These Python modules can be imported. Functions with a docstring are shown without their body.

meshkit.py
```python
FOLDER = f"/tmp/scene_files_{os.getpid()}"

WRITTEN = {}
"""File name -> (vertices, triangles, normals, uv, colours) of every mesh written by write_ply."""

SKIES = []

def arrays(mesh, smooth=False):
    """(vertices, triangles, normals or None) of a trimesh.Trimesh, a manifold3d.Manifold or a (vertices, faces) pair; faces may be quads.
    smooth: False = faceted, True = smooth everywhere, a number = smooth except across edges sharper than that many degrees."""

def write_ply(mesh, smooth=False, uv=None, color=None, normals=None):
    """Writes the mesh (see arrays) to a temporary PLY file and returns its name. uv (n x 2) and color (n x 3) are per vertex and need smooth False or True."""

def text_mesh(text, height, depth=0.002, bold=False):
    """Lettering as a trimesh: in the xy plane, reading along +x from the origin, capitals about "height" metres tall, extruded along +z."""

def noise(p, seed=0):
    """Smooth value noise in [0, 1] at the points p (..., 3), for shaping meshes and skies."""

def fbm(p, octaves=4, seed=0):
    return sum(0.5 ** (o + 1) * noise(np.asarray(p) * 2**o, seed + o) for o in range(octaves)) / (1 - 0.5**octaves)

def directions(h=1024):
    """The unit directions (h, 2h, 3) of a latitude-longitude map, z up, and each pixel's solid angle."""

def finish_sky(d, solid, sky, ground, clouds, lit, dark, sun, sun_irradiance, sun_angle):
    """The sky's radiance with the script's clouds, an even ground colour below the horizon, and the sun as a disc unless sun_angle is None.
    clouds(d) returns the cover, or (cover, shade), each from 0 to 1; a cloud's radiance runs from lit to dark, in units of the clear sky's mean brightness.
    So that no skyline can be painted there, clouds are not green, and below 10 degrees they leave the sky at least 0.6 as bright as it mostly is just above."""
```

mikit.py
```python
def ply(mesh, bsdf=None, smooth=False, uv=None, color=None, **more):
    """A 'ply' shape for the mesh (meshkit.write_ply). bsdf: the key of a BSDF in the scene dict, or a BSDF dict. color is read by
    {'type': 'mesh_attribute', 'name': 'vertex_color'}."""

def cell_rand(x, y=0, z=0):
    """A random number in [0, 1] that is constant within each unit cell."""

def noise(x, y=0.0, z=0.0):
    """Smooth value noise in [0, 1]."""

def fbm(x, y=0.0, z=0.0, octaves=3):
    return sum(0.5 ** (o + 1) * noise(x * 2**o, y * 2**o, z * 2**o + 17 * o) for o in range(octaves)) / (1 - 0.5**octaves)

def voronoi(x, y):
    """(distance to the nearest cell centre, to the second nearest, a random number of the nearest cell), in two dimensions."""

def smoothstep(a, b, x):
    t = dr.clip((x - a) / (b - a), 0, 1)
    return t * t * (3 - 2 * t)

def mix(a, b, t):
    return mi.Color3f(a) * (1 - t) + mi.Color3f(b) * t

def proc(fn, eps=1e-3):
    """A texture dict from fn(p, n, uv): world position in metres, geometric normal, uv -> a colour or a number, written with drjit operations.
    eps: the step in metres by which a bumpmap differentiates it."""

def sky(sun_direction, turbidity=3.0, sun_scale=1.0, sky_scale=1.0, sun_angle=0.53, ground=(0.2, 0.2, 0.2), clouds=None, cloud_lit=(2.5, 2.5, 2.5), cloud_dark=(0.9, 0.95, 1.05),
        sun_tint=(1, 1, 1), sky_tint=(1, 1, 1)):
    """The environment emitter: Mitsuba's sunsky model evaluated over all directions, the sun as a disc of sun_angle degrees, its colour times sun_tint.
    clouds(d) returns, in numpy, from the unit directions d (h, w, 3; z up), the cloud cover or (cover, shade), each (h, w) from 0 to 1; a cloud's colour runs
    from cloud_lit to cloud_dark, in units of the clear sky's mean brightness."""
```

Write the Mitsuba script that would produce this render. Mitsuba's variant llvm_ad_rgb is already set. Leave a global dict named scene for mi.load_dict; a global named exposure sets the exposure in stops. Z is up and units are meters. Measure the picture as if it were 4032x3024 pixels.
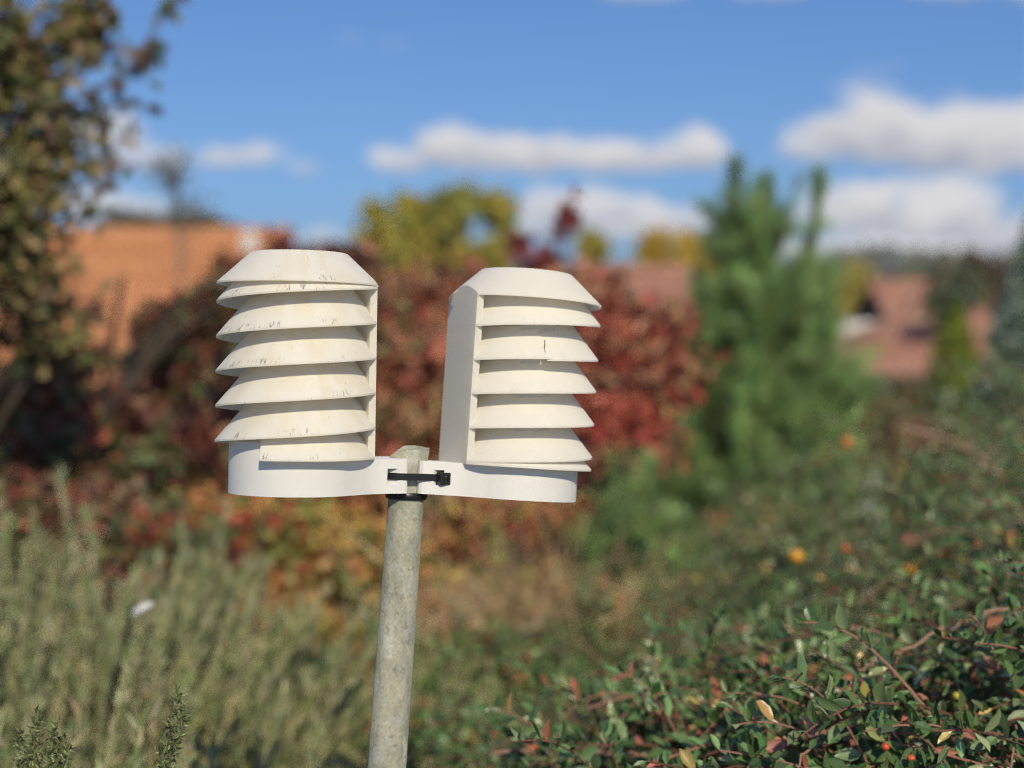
import math, numpy as np, trimesh, mitsuba as mi, drjit as dr, mikit, meshkit
import manifold3d as m3
from shapely.geometry import Point, Polygon, box as sbox
from shapely.ops import unary_union
from scipy.spatial.transform import Rotation as Ro

# ------------------------------------------------------------------ camera, sky, exposure
F = 6060.0                                   # focal length in pixels of the 4032-pixel-wide photograph
TH = math.atan((1512 - 1050) / F)            # the camera looks down by this angle
CAM = np.array([0, 0, 1.5])
T = mi.ScalarTransform4f
exposure = 1.3
scene, labels = {}, {}
scene['camera'] = {'type': 'thinlens', 'fov_axis': 'x', 'fov': math.degrees(2 * math.atan(2016 / F)), 'near_clip': 0.05, 'far_clip': 4000.0,
                   'aperture_radius': 0.0080, 'focus_distance': 1.10,
                   'to_world': T().look_at(origin=[0, 0, 1.5], target=[0, math.cos(TH), 1.5 - math.sin(TH)], up=[0, 0, 1])}
AZ, EL = math.radians(14), math.radians(35)   # the sun stands behind the camera, a little to its right
SUN = [math.sin(AZ) * math.cos(EL), -math.cos(AZ) * math.cos(EL), math.sin(EL)]


def clouds(d):
    az, el = np.arctan2(d[..., 0], d[..., 1]), np.arcsin(np.clip(d[..., 2], -1, 1))
    U, V = 2016 + F * np.tan(np.clip(az, -1.2, 1.2)), 1050 - F * el       # azimuth and elevation in handy units
    q = np.stack([az * 22, el * 40, 0 * az], -1)
    wob = meshkit.fbm(q, 4, 3) - 0.5
    fine = meshkit.fbm(q * 2.6, 4, 9) - 0.5
    front = np.abs(az) < 0.9
    cov, sh = np.zeros_like(az), np.zeros_like(az)

    def puff(u, v, ru, rv, dens=1.0, flat=0.45):
        nonlocal cov, sh
        y = (V - v) / rv
        y = np.where(y > 0, y / flat, y)                                  # flat underside
        r = np.sqrt(((U - u) / ru) ** 2 + y ** 2) + 0.65 * wob + 0.8 * fine
        c = np.clip((1.14 - r) / 0.50, 0, 1) * dens * 0.95 * front
        c = c * c * (3 - 2 * c)
        s = np.clip(0.36 + (V - v) / rv * 0.85 + 0.6 * fine, 0, 1)
        sh = np.where(c > cov, s, sh)
        cov = np.maximum(cov, c)

    for a in ((3390, 560, 270, 200), (3700, 600, 420, 185), (4150, 640, 480, 190), (3200, 610, 170, 80, 0.8),
              (1790, 610, 230, 135), (2080, 630, 330, 110), (2430, 640, 330, 100), (2600, 645, 200, 95), (2740, 635, 130, 120), (1580, 650, 130, 80, 0.8),
              (3380, 860, 250, 170), (3720, 900, 360, 190), (4100, 960, 420, 170), (3500, 1010, 500, 110, 0.9),
              (2330, 850, 360, 110, 0.9), (2600, 900, 330, 110, 0.9), (2900, 960, 300, 90, 0.8), (2150, 920, 200, 80, 0.7),
              (930, 640, 190, 75, 0.75), (1210, 680, 110, 45, 0.5), (430, 560, 230, 120, 0.8), (560, 650, 260, 90, 0.7), (470, 850, 300, 90, 0.8), (150, 800, 300, 90, 0.7),
              (1390, 185, 80, 35, 0.22), (1540, 205, 70, 30, 0.18), (2490, 10, 170, 60, 0.6), (3020, 15, 140, 60, 0.65), (3760, 30, 220, 70, 0.75), (4050, 60, 120, 60, 0.6), (1250, 980, 260, 70, 0.5)):
        puff(*a)
    # elsewhere the same fair-weather clouds, in no particular place
    c = np.clip((meshkit.fbm(np.stack([az * 5, el * 9, 0 * az + 4], -1), 5, 21) - 0.50) * 6, 0, 1) * (el < 1.2)
    away = np.clip((np.maximum(np.abs(az) - 0.45, (el - 0.3) * 1.5)) * 5, 0, 1)
    sh = np.where(c * away > cov, 0.35, sh)
    cov = np.maximum(cov, c * away * 0.9)
    return cov, sh


scene['sky'] = mikit.sky(SUN, turbidity=3.0, sun_tint=(0.88, 0.97, 1.03), sky_tint=(0.63, 0.86, 1.32), clouds=clouds, cloud_lit=(3.5, 3.45, 3.55), cloud_dark=(1.2, 1.35, 1.85), ground=(0.12, 0.11, 0.08))

# ------------------------------------------------------------------ helpers
rng = np.random.default_rng(7)


def at(u, v, Y):
    """The world point at ground distance Y that stands in the direction (u, v)."""
    a, b = (u - 2016) / F, (v - 1512) / F
    y, z = math.cos(TH) - b * math.sin(TH), -math.sin(TH) - b * math.cos(TH)
    return CAM + np.array([a, y, z]) * (Y / y)


def num(base):
    if base not in scene and base not in labels and not any(k.startswith(base + '__') for k in scene):
        return base
    i = 1
    while (k := f'{base}_{i:03d}') in scene or k in labels or any(s.startswith(k + '__') for s in scene):
        i += 1
    return k


COUNT = {}


def put(base, mesh, bsdf, parent=None, **kw):
    """One entry of the scene under a free key; a part's key begins with its holder's."""
    full = f'{parent}__{base}' if parent else base
    if 'color' in kw and bsdf != 'mat_mineral':
        c = np.asarray(kw.pop('color'), float)
        kw['uv'] = np.stack([np.floor(c[:, 0] * 1023) + np.clip(c[:, 1], 0.003, 0.99), c[:, 2]], 1)
    n = COUNT.get(full, 0)
    COUNT[full] = n + 1
    key = full if n == 0 else f'{full}_{n:03d}'
    scene[key] = mikit.ply(mesh, bsdf, **kw)
    return key


def thing(base, label, cat, group=None):
    n = COUNT.get('#' + base, 0)
    COUNT['#' + base] = n + 1
    key = base if n == 0 else f'{base}_{n:03d}'
    labels[key] = {'label': label, 'category': cat}
    if group:
        labels[key]['group'] = group
    return key


def principled(color, rough=0.5, spec=0.5, **kw):
    c = color if isinstance(color, dict) else {'type': 'rgb', 'value': list(color)}
    return {'type': 'twosided', 'bsdf': {'type': 'principled', 'base_color': c, 'roughness': rough, 'specular': spec, **kw}}


VC = {'type': 'mesh_attribute', 'name': 'vertex_color'}


def uv_colour(p, n, uv):
    """The one colour of a leaf, needle or twig, which put() packs into its uv (red and green in u, blue in v): meshes without attributes load faster."""
    r = dr.floor(uv.x)
    return mi.Color3f(r / 1023, uv.x - r, uv.y)


UC = mikit.proc(uv_colour)


def unit(a):
    return a / np.maximum(np.linalg.norm(a, axis=-1, keepdims=True), 1e-9)


def tube(pts, rad, sides=6):
    p = np.asarray(pts, float)
    r = np.broadcast_to(np.asarray(rad, float), (len(p),))
    t = unit(np.gradient(p, axis=0))
    a = unit(np.cross(t, np.where(np.abs(t[:, 2:]) < 0.9, [0, 0, 1.0], [1.0, 0, 0])))
    b = np.cross(t, a)
    g = np.arange(sides) * 2 * np.pi / sides
    v = (p[:, None] + r[:, None, None] * (np.cos(g)[None, :, None] * a[:, None] + np.sin(g)[None, :, None] * b[:, None])).reshape(-1, 3)
    i, j = np.meshgrid(np.arange(len(p) - 1), np.arange(sides), indexing='ij')
    q = np.stack([i * sides + j, i * sides + (j + 1) % sides, (i + 1) * sides + (j + 1) % sides, (i + 1) * sides + j], -1).reshape(-1, 4)
    f = np.vstack([q[:, [0, 1, 2]], q[:, [0, 2, 3]]])
    k = np.arange(sides)
    n = len(v)
    v = np.vstack([v, p[:1], p[-1:]])
    f = np.vstack([f, np.stack([(k + 1) % sides, k, 0 * k + n], 1), np.stack([k + (len(p) - 1) * sides, (k + 1) % sides + (len(p) - 1) * sides, 0 * k + n + 1], 1)])
    return v, f


class Soup:
    """Collects vertices, triangles and colours of one mesh."""

    def __init__(self):
        self.v, self.f, self.c, self.n = [], [], [], 0

    def add(self, v, f, c):
        v = np.asarray(v, float)
        self.v.append(v)
        self.f.append(np.asarray(f) + self.n)
        self.c.append(np.broadcast_to(np.asarray(c, float), (len(v), 3)))
        self.n += len(v)
        return self

    def done(self, base, bsdf, parent=None, smooth=False):
        return put(base, (np.vstack(self.v), np.vstack(self.f)), bsdf, parent, smooth=smooth, color=np.vstack(self.c))


LEAF = {
    'fine': (np.array([[0, 0, 0], [.22, .34, .04], [.22, -.34, .04], [.5, .5, .06], [.5, -.5, .06], [.8, .3, .02], [.8, -.3, .02], [1, 0, -.10], [.22, 0, -.05], [.5, 0, -.06], [.8, 0, -.06]]),
             np.array([[0, 8, 1], [0, 2, 8], [8, 9, 1], [9, 3, 1], [8, 2, 9], [2, 4, 9], [9, 10, 3], [10, 5, 3], [9, 4, 10], [4, 6, 10], [10, 7, 5], [10, 6, 7]])),
    'mid': (np.array([[0, 0, 0], [.4, .5, .08], [.4, -.5, .08], [1, 0, -.08], [.45, 0, -.06]]), np.array([[0, 4, 1], [0, 2, 4], [4, 3, 1], [2, 3, 4]])),
    'flat': (np.array([[0, 0, 0], [.45, .5, .05], [.45, -.5, .05], [1, 0, 0]]), np.array([[0, 2, 1], [1, 2, 3]])),
    'needle': (np.array([[0, .5, 0], [0, -.5, 0], [1, 0, 0]]), np.array([[0, 1, 2]])),
}


def leaf_arrays(kind, pos, axis, nrm, length, width):
    v, f = LEAF[kind]
    n = len(pos)
    axis = unit(axis)
    side = unit(np.cross(nrm, axis))
    up = np.cross(axis, side)
    L, W = np.broadcast_to(length, (n,))[:, None, None], np.broadcast_to(width, (n,))[:, None, None]
    V = pos[:, None] + v[None, :, 0:1] * L * axis[:, None] + v[None, :, 1:2] * W * side[:, None] + v[None, :, 2:3] * L * up[:, None]
    Fc = f[None] + (np.arange(n) * len(v))[:, None, None]
    return V, Fc


def leaves(soup, kind, pos, axis, nrm, length, width, col):
    V, Fc = leaf_arrays(kind, pos, axis, nrm, length, width)
    soup.add(V.reshape(-1, 3), Fc.reshape(-1, 3), np.repeat(np.broadcast_to(col, (len(pos), 3)), V.shape[1], 0))


def palette(cols, n, r, jitter=0.18, weights=None):
    cols = np.asarray(cols, float)
    w = None if weights is None else np.asarray(weights, float) / np.sum(weights)
    c = cols[r.choice(len(cols), n, p=w)]
    return np.clip(c * (1 + jitter * r.normal(size=(n, 1))) * (1 + 0.07 * r.normal(size=(n, 3))), 0.004, 0.9)


def rand_dir(n, r):
    return unit(r.normal(size=(n, 3)))


# ------------------------------------------------------------------ materials
def shield_white(p, n, uv):
    """White plastic; along the rims stand dark streaks of grime in patches. The right shield's uv begin at 10 m: it is cleaner."""
    clean = uv.x > 9.0
    u, v = (uv.x - dr.select(clean, 10.0, 0.0)) * 1000, uv.y * 1000        # millimetres along and up from the rim
    amount = dr.select(clean, 0.13, 0.95)
    patch = mikit.smoothstep(0.60, 0.74, mikit.noise(u * 0.055, 3.1))
    streak = mikit.smoothstep(0.60, 0.84, mikit.noise(u * 1.15, v * 0.20))
    reach = mikit.smoothstep(7.5, 1.5, v) * mikit.smoothstep(0.0, 0.4, v)
    spots = mikit.smoothstep(0.945, 0.975, mikit.noise(u * 0.62 + 9, v * 0.55))
    film = mikit.smoothstep(0.35, 0.85, mikit.noise(u * 0.12 + 40, v * 0.05))
    base = mikit.mix((0.945, 0.915, 0.855), (0.915, 0.865, 0.755), film * amount)
    return mikit.mix(base, (0.20, 0.19, 0.15), dr.clip(streak * reach * patch * 0.8 + spots * 0.5, 0, 1) * amount)


scene['mat_shield'] = {'type': 'principledthin', 'base_color': mikit.proc(shield_white), 'roughness': 0.45, 'diff_trans': 0.60, 'spec_trans': 0.0, 'eta': 1.45}   # thin printed plastic: a little sunlight comes through
scene['mat_base'] = principled((0.80, 0.785, 0.765), 0.40, 0.4)
scene['mat_strut'] = principled((0.66, 0.65, 0.62), 0.35, 0.5)
scene['mat_black'] = principled((0.018, 0.017, 0.018), 0.38, 0.5)


scene['mat_leaf_gloss'] = principled(UC, 0.34, 0.5)
scene['mat_leaf'] = principled(UC, 0.55, 0.35)
scene['mat_bark'] = principled(UC, 0.85, 0.2)


scene['mat_mineral'] = principled(VC, 0.75, 0.25)
scene['mat_dark_wood'] = principled((0.07, 0.04, 0.025), 0.8)


def fb(p, scale, octaves=4, seed=0):
    return meshkit.fbm(np.asarray(p, float) * scale, octaves, seed)


def ss(a, b, x):
    t = np.clip((x - a) / (b - a), 0, 1)
    return t * t * (3 - 2 * t)


def mixc(a, b, t):
    return np.asarray(a) * (1 - t[:, None]) + np.asarray(b) * t[:, None]


CLAY = {'orange': ((0.50, 0.235, 0.115), (0.64, 0.32, 0.165)), 'pink': ((0.33, 0.155, 0.105), (0.44, 0.245, 0.18)), 'render': ((0.62, 0.62, 0.54), (0.72, 0.72, 0.64))}


def clay(v, name, seed=3):
    """Fired clay or lime render: colour in blotches of its own."""
    g = 0.6 * fb(v, 2.1, 4, seed) + 0.4 * fb(v, 0.35, 2, seed + 1)
    return mixc(*CLAY[name], ss(0.36, 0.64, g))


# ------------------------------------------------------------------ ground
def gz(x, y):
    x, y = np.asarray(x, float), np.asarray(y, float)
    z = 0.40 + 0 * x
    z = z - 0.235 * np.clip(y - 5.0, 0, 20) - 0.05 * np.clip(y - 25, 0, 60) - 0.0 * x
    return z + 0.05 * (meshkit.noise(np.stack([x * 0.8, y * 0.8, 0 * x], -1)) - 0.5)


ys = np.concatenate([np.linspace(-30, 0, 12), np.linspace(0.4, 12, 60), np.geomspace(12.5, 3200, 60)])
xs = np.concatenate([-np.geomspace(3000, 6, 34), np.linspace(-5.5, 5.5, 45), np.geomspace(6, 3000, 34)])
X, Y = np.meshgrid(xs, ys)
Z = gz(X, Y)
n0, n1 = X.shape
i, j = np.meshgrid(np.arange(n0 - 1), np.arange(n1 - 1), indexing='ij')
quad = np.stack([i * n1 + j, i * n1 + j + 1, (i + 1) * n1 + j + 1, (i + 1) * n1 + j], -1).reshape(-1, 4)
P = np.stack([X, Y, Z], -1).reshape(-1, 3)
put('ground', (P, quad), 'mat_mineral', smooth=True, color=mixc(mixc((0.055, 0.045, 0.028), (0.075, 0.085, 0.03), ss(0.42, 0.6, fb(P, 1.3, 4, 8))), (0.13, 0.10, 0.05), 0.6 * ss(0.5, 0.8, fb(P, 5.0, 3, 9))))
labels['ground'] = {'label': 'sloping garden ground of soil and short grass under the shrubs', 'category': 'ground', 'kind': 'structure'}

# ------------------------------------------------------------------ the two radiation shields
R, RI, D, PITCH, Z1, ZB = 0.0587, 0.0378, 0.0507, 0.0251, -0.0023, -0.1246
RT, ZT, RB, TP = 0.0355, 0.0235, 0.0485, 0.0052
A0 = math.degrees(math.acos(D / R))
HW = math.sqrt(R * R - D * D)
HL = 0.0264


def pose(px, py, pz, yaw, tilt, roll):
    m = np.eye(4)
    m[:3, :3] = (Ro.from_euler('y', roll, degrees=True) * Ro.from_euler('x', tilt, degrees=True) * Ro.from_euler('z', yaw, degrees=True)).as_matrix()
    m[:3, 3] = CAM + [px, py, pz]
    return m


def move(m, p):
    return p @ m[:3, :3].T + m[:3, 3]


POSE_L = pose(-0.1548, 1.12, -0.0138, 20.97, -4.22, 0.85)
POSE_R = pose(0.0098, 1.1793, -0.0282, 202.55, -6.51, 3.76)


def louver(zfun, u0, lo=None, hi=None, top=HL, shift=0.0, seed=0, steps=150):
    """A sloping blade between the angles lo and hi (functions of the radius, or None for the back plate), with thickness and a small lip."""
    slope = HL / (R - RI)
    vary = top if callable(top) else None
    top = HL if vary else top
    r_top = R - top / slope
    th = 0.0014
    k = 8
    outer = [(R, 0.0), (R, 0.0013)] + [(R - (R - r_top) * q, 0.0013 + (top - 0.0013) * q) for q in np.linspace(0, 1, k)[1:]]
    inner = [(r - th, max(z - 0.0002, 0)) for r, z in outer[1:]][::-1] + [(R - th, 0.0)]
    loops = [outer[:2], outer[1:], [outer[-1], inner[0]], inner, [inner[-1], outer[0]]]
    V, Fc, UV, n = [], [], [], 0
    ends = {0: [], 1: []}
    for li, prof in enumerate(loops):
        rows, uv = [], []
        for r, z in prof:
            a_s = math.degrees(math.acos(min(1.0, (D - 0.0004) / max(r, D - 0.0004))))
            a = max(a_s, lo(r) if lo else 0)
            b = min(360 - a_s, hi(r) if hi else 360)
            al = np.linspace(a, b, steps)
            rad = np.radians(al)
            f = vary(al) / top if vary else 1.0
            ra = R - (R - r) * f
            zz = zfun(al) + np.minimum(z, 0.0013) + np.maximum(z - 0.0013, 0) * f + shift
            rows.append(np.stack([ra * np.cos(rad), ra * np.sin(rad), zz], 1))
            uv.append(np.stack([rad * R + seed * 0.731 + u0, 0 * rad + (R - ra) * 1.6 if li < 2 else 0 * rad + 0.05], 1))
        for s in (0, 1):
            ends[s] += [q[0 if s == 0 else -1] for q in rows[:-1]]
        m = len(rows)
        V.append(np.vstack(rows))
        UV.append(np.vstack(uv))
        a, b = np.meshgrid(np.arange(m - 1), np.arange(steps - 1), indexing='ij')
        q = np.stack([a * steps + b, a * steps + b + 1, (a + 1) * steps + b + 1, (a + 1) * steps + b], -1).reshape(-1, 4)
        Fc.append(np.vstack([q[:, [0, 1, 2]], q[:, [0, 2, 3]]]) + n)
        n += m * steps
    for s in (0, 1):                                                      # the two ends, as strips between outer and inner outline
        e = np.array(ends[s])
        m = len(e)
        tri = []
        x, y = 0, m - 1
        while y - x > 1:
            tri += [[x, x + 1, y]]
            x += 1
            if y - x > 1:
                tri += [[x, y - 1, y]]
                y -= 1
        tri = np.array(tri)
        V.append(e)
        UV.append(np.tile([[u0, 0.05]], (m, 1)))
        Fc.append((tri if s == 0 else tri[:, ::-1]) + n)
        n += m
    return np.vstack(V), np.vstack(Fc), np.vstack(UV)


def helix(k):
    return lambda a: Z1 - k * PITCH + PITCH * (a - (360 - A0)) / 360


def to_mani(mesh):
    return m3.Manifold(m3.Mesh(np.asarray(mesh.vertices, np.float32), np.asarray(mesh.faces, np.uint32)))


def jag(seed, amp, base):
    r = np.random.default_rng(seed)
    o = r.normal(size=40) * amp
    return lambda q: base + np.interp(q, np.linspace(RI - 0.002, R, 40), np.cumsum(o) * 0.5 + o)


def shield(key, m, u0, cracks, broken, xe, low_by):
    mat = 'mat_shield'

    def part(name, mesh, mt, **kw):
        if isinstance(mesh, m3.Manifold):
            g = mesh.to_mesh()
            mesh = (g.vert_properties[:, :3], g.tri_verts)
        if isinstance(mesh, trimesh.Trimesh):
            mesh = (mesh.vertices, mesh.faces)
        return put(name, (move(m, np.asarray(mesh[0], float)), mesh[1]), mt, key, **kw)

    # cap: a truncated cone with a lip, hollow below, cut off by the plane of the back plate
    prof = [(0.0001, ZT), (RT - 0.0012, ZT), (RT - 0.0004, ZT - 0.0003), (RT + 0.0006, ZT - 0.0012), (R - 0.0002, 0.0016), (R, 0.0012), (R, 0.0), (R - 0.0016, 0.0), (RT - 0.0006, ZT - 0.0022), (0.0001, ZT - 0.0022)]
    ang = np.linspace(0, 2 * np.pi, 257)[:-1]
    solid = m3.CrossSection([[(r, z) for r, z in prof][::-1]]).revolve(256)
    halfspace = m3.Manifold.cube([0.3, 0.3, 0.4], True).translate([D - 0.15, 0, 0])
    cap = solid ^ halfspace
    g = cap.to_mesh()
    cv = g.vert_properties[:, :3].astype(float)
    tm = trimesh.graph.smooth_shade(trimesh.Trimesh(cv, g.tri_verts, process=False), angle=math.radians(28), facet_minarea=None)
    cv = np.array(tm.vertices)
    a = np.mod(np.arctan2(cv[:, 1], cv[:, 0]), 2 * np.pi)
    rr = np.hypot(cv[:, 0], cv[:, 1])
    part('cap', (cv, np.array(tm.faces)), mat, smooth=True, uv=np.stack([a * R + 0.19 + u0, np.where(cv[:, 2] > 0.001, (R - rr) * 1.42, 0.05)], 1))
    # back plate: a slab along the chord, with its head cut by the cone of the cap
    slab = m3.Manifold.cube([TP, 2 * HW, 0.2]).translate([D - TP, -HW, ZB])
    cone = m3.CrossSection([[(0, -0.2), (R, -0.2), (R, 0.0003), (RT, ZT - 0.0008), (0, ZT - 0.0008)]]).revolve(256)
    part('back_plate', slab ^ cone, mat, smooth=25)
    # blades
    for k in range(5):
        top = HL if k else (lambda al: np.clip(5 * (0.0002 + PITCH * (360 - A0 - al) / 360), 0.0045, HL))   # the first blade must stay below the cap
        cr = cracks.get(k)
        if cr is None:
            v, f, uv = louver(helix(k), u0, top=top, seed=k + 1)
            part('louver', (v, f), mat, smooth=True, uv=uv)
        else:
            ac, gap, drop, amp = cr
            j0 = jag(k + 11, amp, ac)
            j = lambda q: j0(q) - (R - q) * 290
            v, f, uv = louver(helix(k), u0, hi=lambda q: j(q) - gap / 2, top=top, seed=k + 1)
            v2, f2, uv2 = louver(helix(k), u0, lo=lambda q: j(q) + gap / 2, top=top, seed=k + 1, shift=-drop)
            kk = part('louver', (np.vstack([v, v2]), np.vstack([f, f2 + len(v)])), mat, smooth=True, uv=np.vstack([uv, uv2]))
            labels[kk] = {'label': 'cracked louver blade, split by a jagged break'}
    flat = lambda a: ZB + 0 * a
    if broken:
        j = jag(5, 0.6, 236)
        v, f, uv = louver(flat, u0, lo=lambda q: j(q) + (R - q) * -850, seed=9)
        kk = part('louver', (v, f), mat, smooth=True, uv=uv)
        labels[kk] = {'label': 'lowest louver blade, broken off at its left end'}
    else:
        v, f, uv = louver(flat, u0, hi=lambda q: 200, top=0.008, seed=9)
        part('louver', (v, f), mat, smooth=True, uv=uv)
    # inner strut that the blades are fixed to
    pl = Polygon([(0.0365 * math.cos(t), 0.0365 * math.sin(t)) for t in np.radians(np.linspace(66, 102, 9))] + [(0.0408 * math.cos(t), 0.0408 * math.sin(t)) for t in np.radians(np.linspace(102, 66, 9))])
    part('strut', trimesh.creation.extrude_polygon(pl, 0.112).apply_translation([0, 0, ZB + 0.008]), 'mat_strut', smooth=30)
    # inner wall and foot: drum with an arm that reaches round the pole
    drum = Point(0, 0).buffer(RB, 64)
    y0, y1 = 0.0256, 0.0197
    tx = RB * math.cos(math.radians(62))
    dy = -0.005                                                           # the arms pass the pole a little off their axis
    arm = Polygon([(tx, -RB * math.sin(math.radians(62))), (D, -y0), (xe - 0.0022, dy - y1), (xe - 0.0008, dy - y1 + 0.0006), (xe, dy - y1 + 0.0022), (xe, dy + y1 - 0.002), (xe - 0.0018, dy + y1), (D, y0 - 0.004), (tx, RB * math.sin(math.radians(62)))])
    drumcut = drum.intersection(sbox(-1, -1, D - 0.003, 1))
    foot = unary_union([drumcut, arm]).buffer(0.03, 48).buffer(-0.03, 48)
    low = trimesh.creation.extrude_polygon(foot, 0.0242 + 0.5 * low_by).apply_translation([0, 0, ZB - 0.0239 - low_by])
    wall = trimesh.creation.extrude_polygon(drum.buffer(-0.0002).intersection(sbox(-1, -1, D - TP, 1)), 0.013).apply_translation([0, 0, ZB - 0.001])
    solid = to_mani(low)
    M34 = np.asarray(m[:3, :], np.float64)
    solid = solid.transform(M34)
    # channel for the tie and the groove for the pole, cut along the clamp's axis
    ring = m3.Manifold.cylinder(0.0112, 0.0305, 0.0305, 128, True) - m3.Manifold.cylinder(0.03, 0.0246, 0.0246, 128, True)
    solid = solid - ring.transform(np.asarray(CLAMP[:3, :]))
    solid = solid - m3.Manifold.cylinder(0.2, 0.0139, 0.0139, 96, True).transform(np.asarray(CLAMP[:3, :]))
    g = solid.to_mesh()
    put('foot', (g.vert_properties[:, :3].astype(float), g.tri_verts), 'mat_base', key, smooth=25)
    part('inner_wall', wall, 'mat_base', smooth=25)


POLE_AT = at(1605, 1872, 1.1358)
CLAMP = pose(*(POLE_AT - CAM), 21.7, -5.3, 2.6)

k = thing('radiation_shield', 'grimy white louvred sensor shield left of the pole, its lowest blade broken off', 'sensor shield')
shield(k, POSE_L, 0.0, {0: (214, 0.16, 0.0, 0.25)}, True, 0.0775, 0.0016)
k = thing('radiation_shield', 'cleaner white louvred sensor shield right of the pole, leaning right, one blade cracked', 'sensor shield')
shield(k, POSE_R, 10.0, {1: (87.5, 1.35, 0.0013, 1.4)}, False, 0.0805, 0.0)

# ------------------------------------------------------------------ pole and cable ties
axis = np.array([0.0706, 0.085, 1.0])
hs = np.concatenate([np.linspace(-1.25, -0.27, 30), np.linspace(-0.268, 0.0, 520), np.linspace(0.0007, 0.0205, 30)])
NS = 224
g = np.linspace(0, 2 * np.pi, NS + 1)[:-1]
rows = []
for h in hs:
    rr = 0.01310 + 0.0011 * np.clip(-h / 0.2, 0, 1.2)
    wide = 1 + 0.13 * np.clip((h - 0.004) / 0.012, 0, 1)
    q = np.stack([np.cos(g), np.sin(g), 0 * g + h / 0.0135], 1)
    rr = rr + 0.00022 * (fb(q, 3.2, 4, 31) - 0.5) - 0.00020 * ss(0.70, 0.80, meshkit.noise(q * 7.0, 5))
    p = POLE_AT + axis * h
    zz = np.zeros_like(g)
    if h > 0.012:                                                          # the pipe's end is sawn off unevenly
        zz = -np.clip(-np.cos(g) - 0.35, 0, 1) * 0.009 * ((h - 0.012) / 0.0085) - 0.0005 * np.sin(3 * g) * ((h - 0.012) / 0.0085)
    rows.append(np.stack([p[0] + rr * wide * np.cos(g), p[1] + rr / wide * np.sin(g), p[2] + zz], 1))
end = rows[-1]
c = end.mean(0)
for sc, h in ((0.84, 0.0205), (0.83, 0.010), (0.83, -0.02)):              # bore
    rows.append(c + (end - c) * [sc, sc, 1] - axis * (0.0205 - h))
V = np.vstack(rows)
a, b = np.meshgrid(np.arange(len(rows) - 1), np.arange(NS), indexing='ij')
q = np.stack([a * NS + b, a * NS + (b + 1) % NS, (a + 1) * NS + (b + 1) % NS, (a + 1) * NS + b], -1).reshape(-1, 4)
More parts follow.
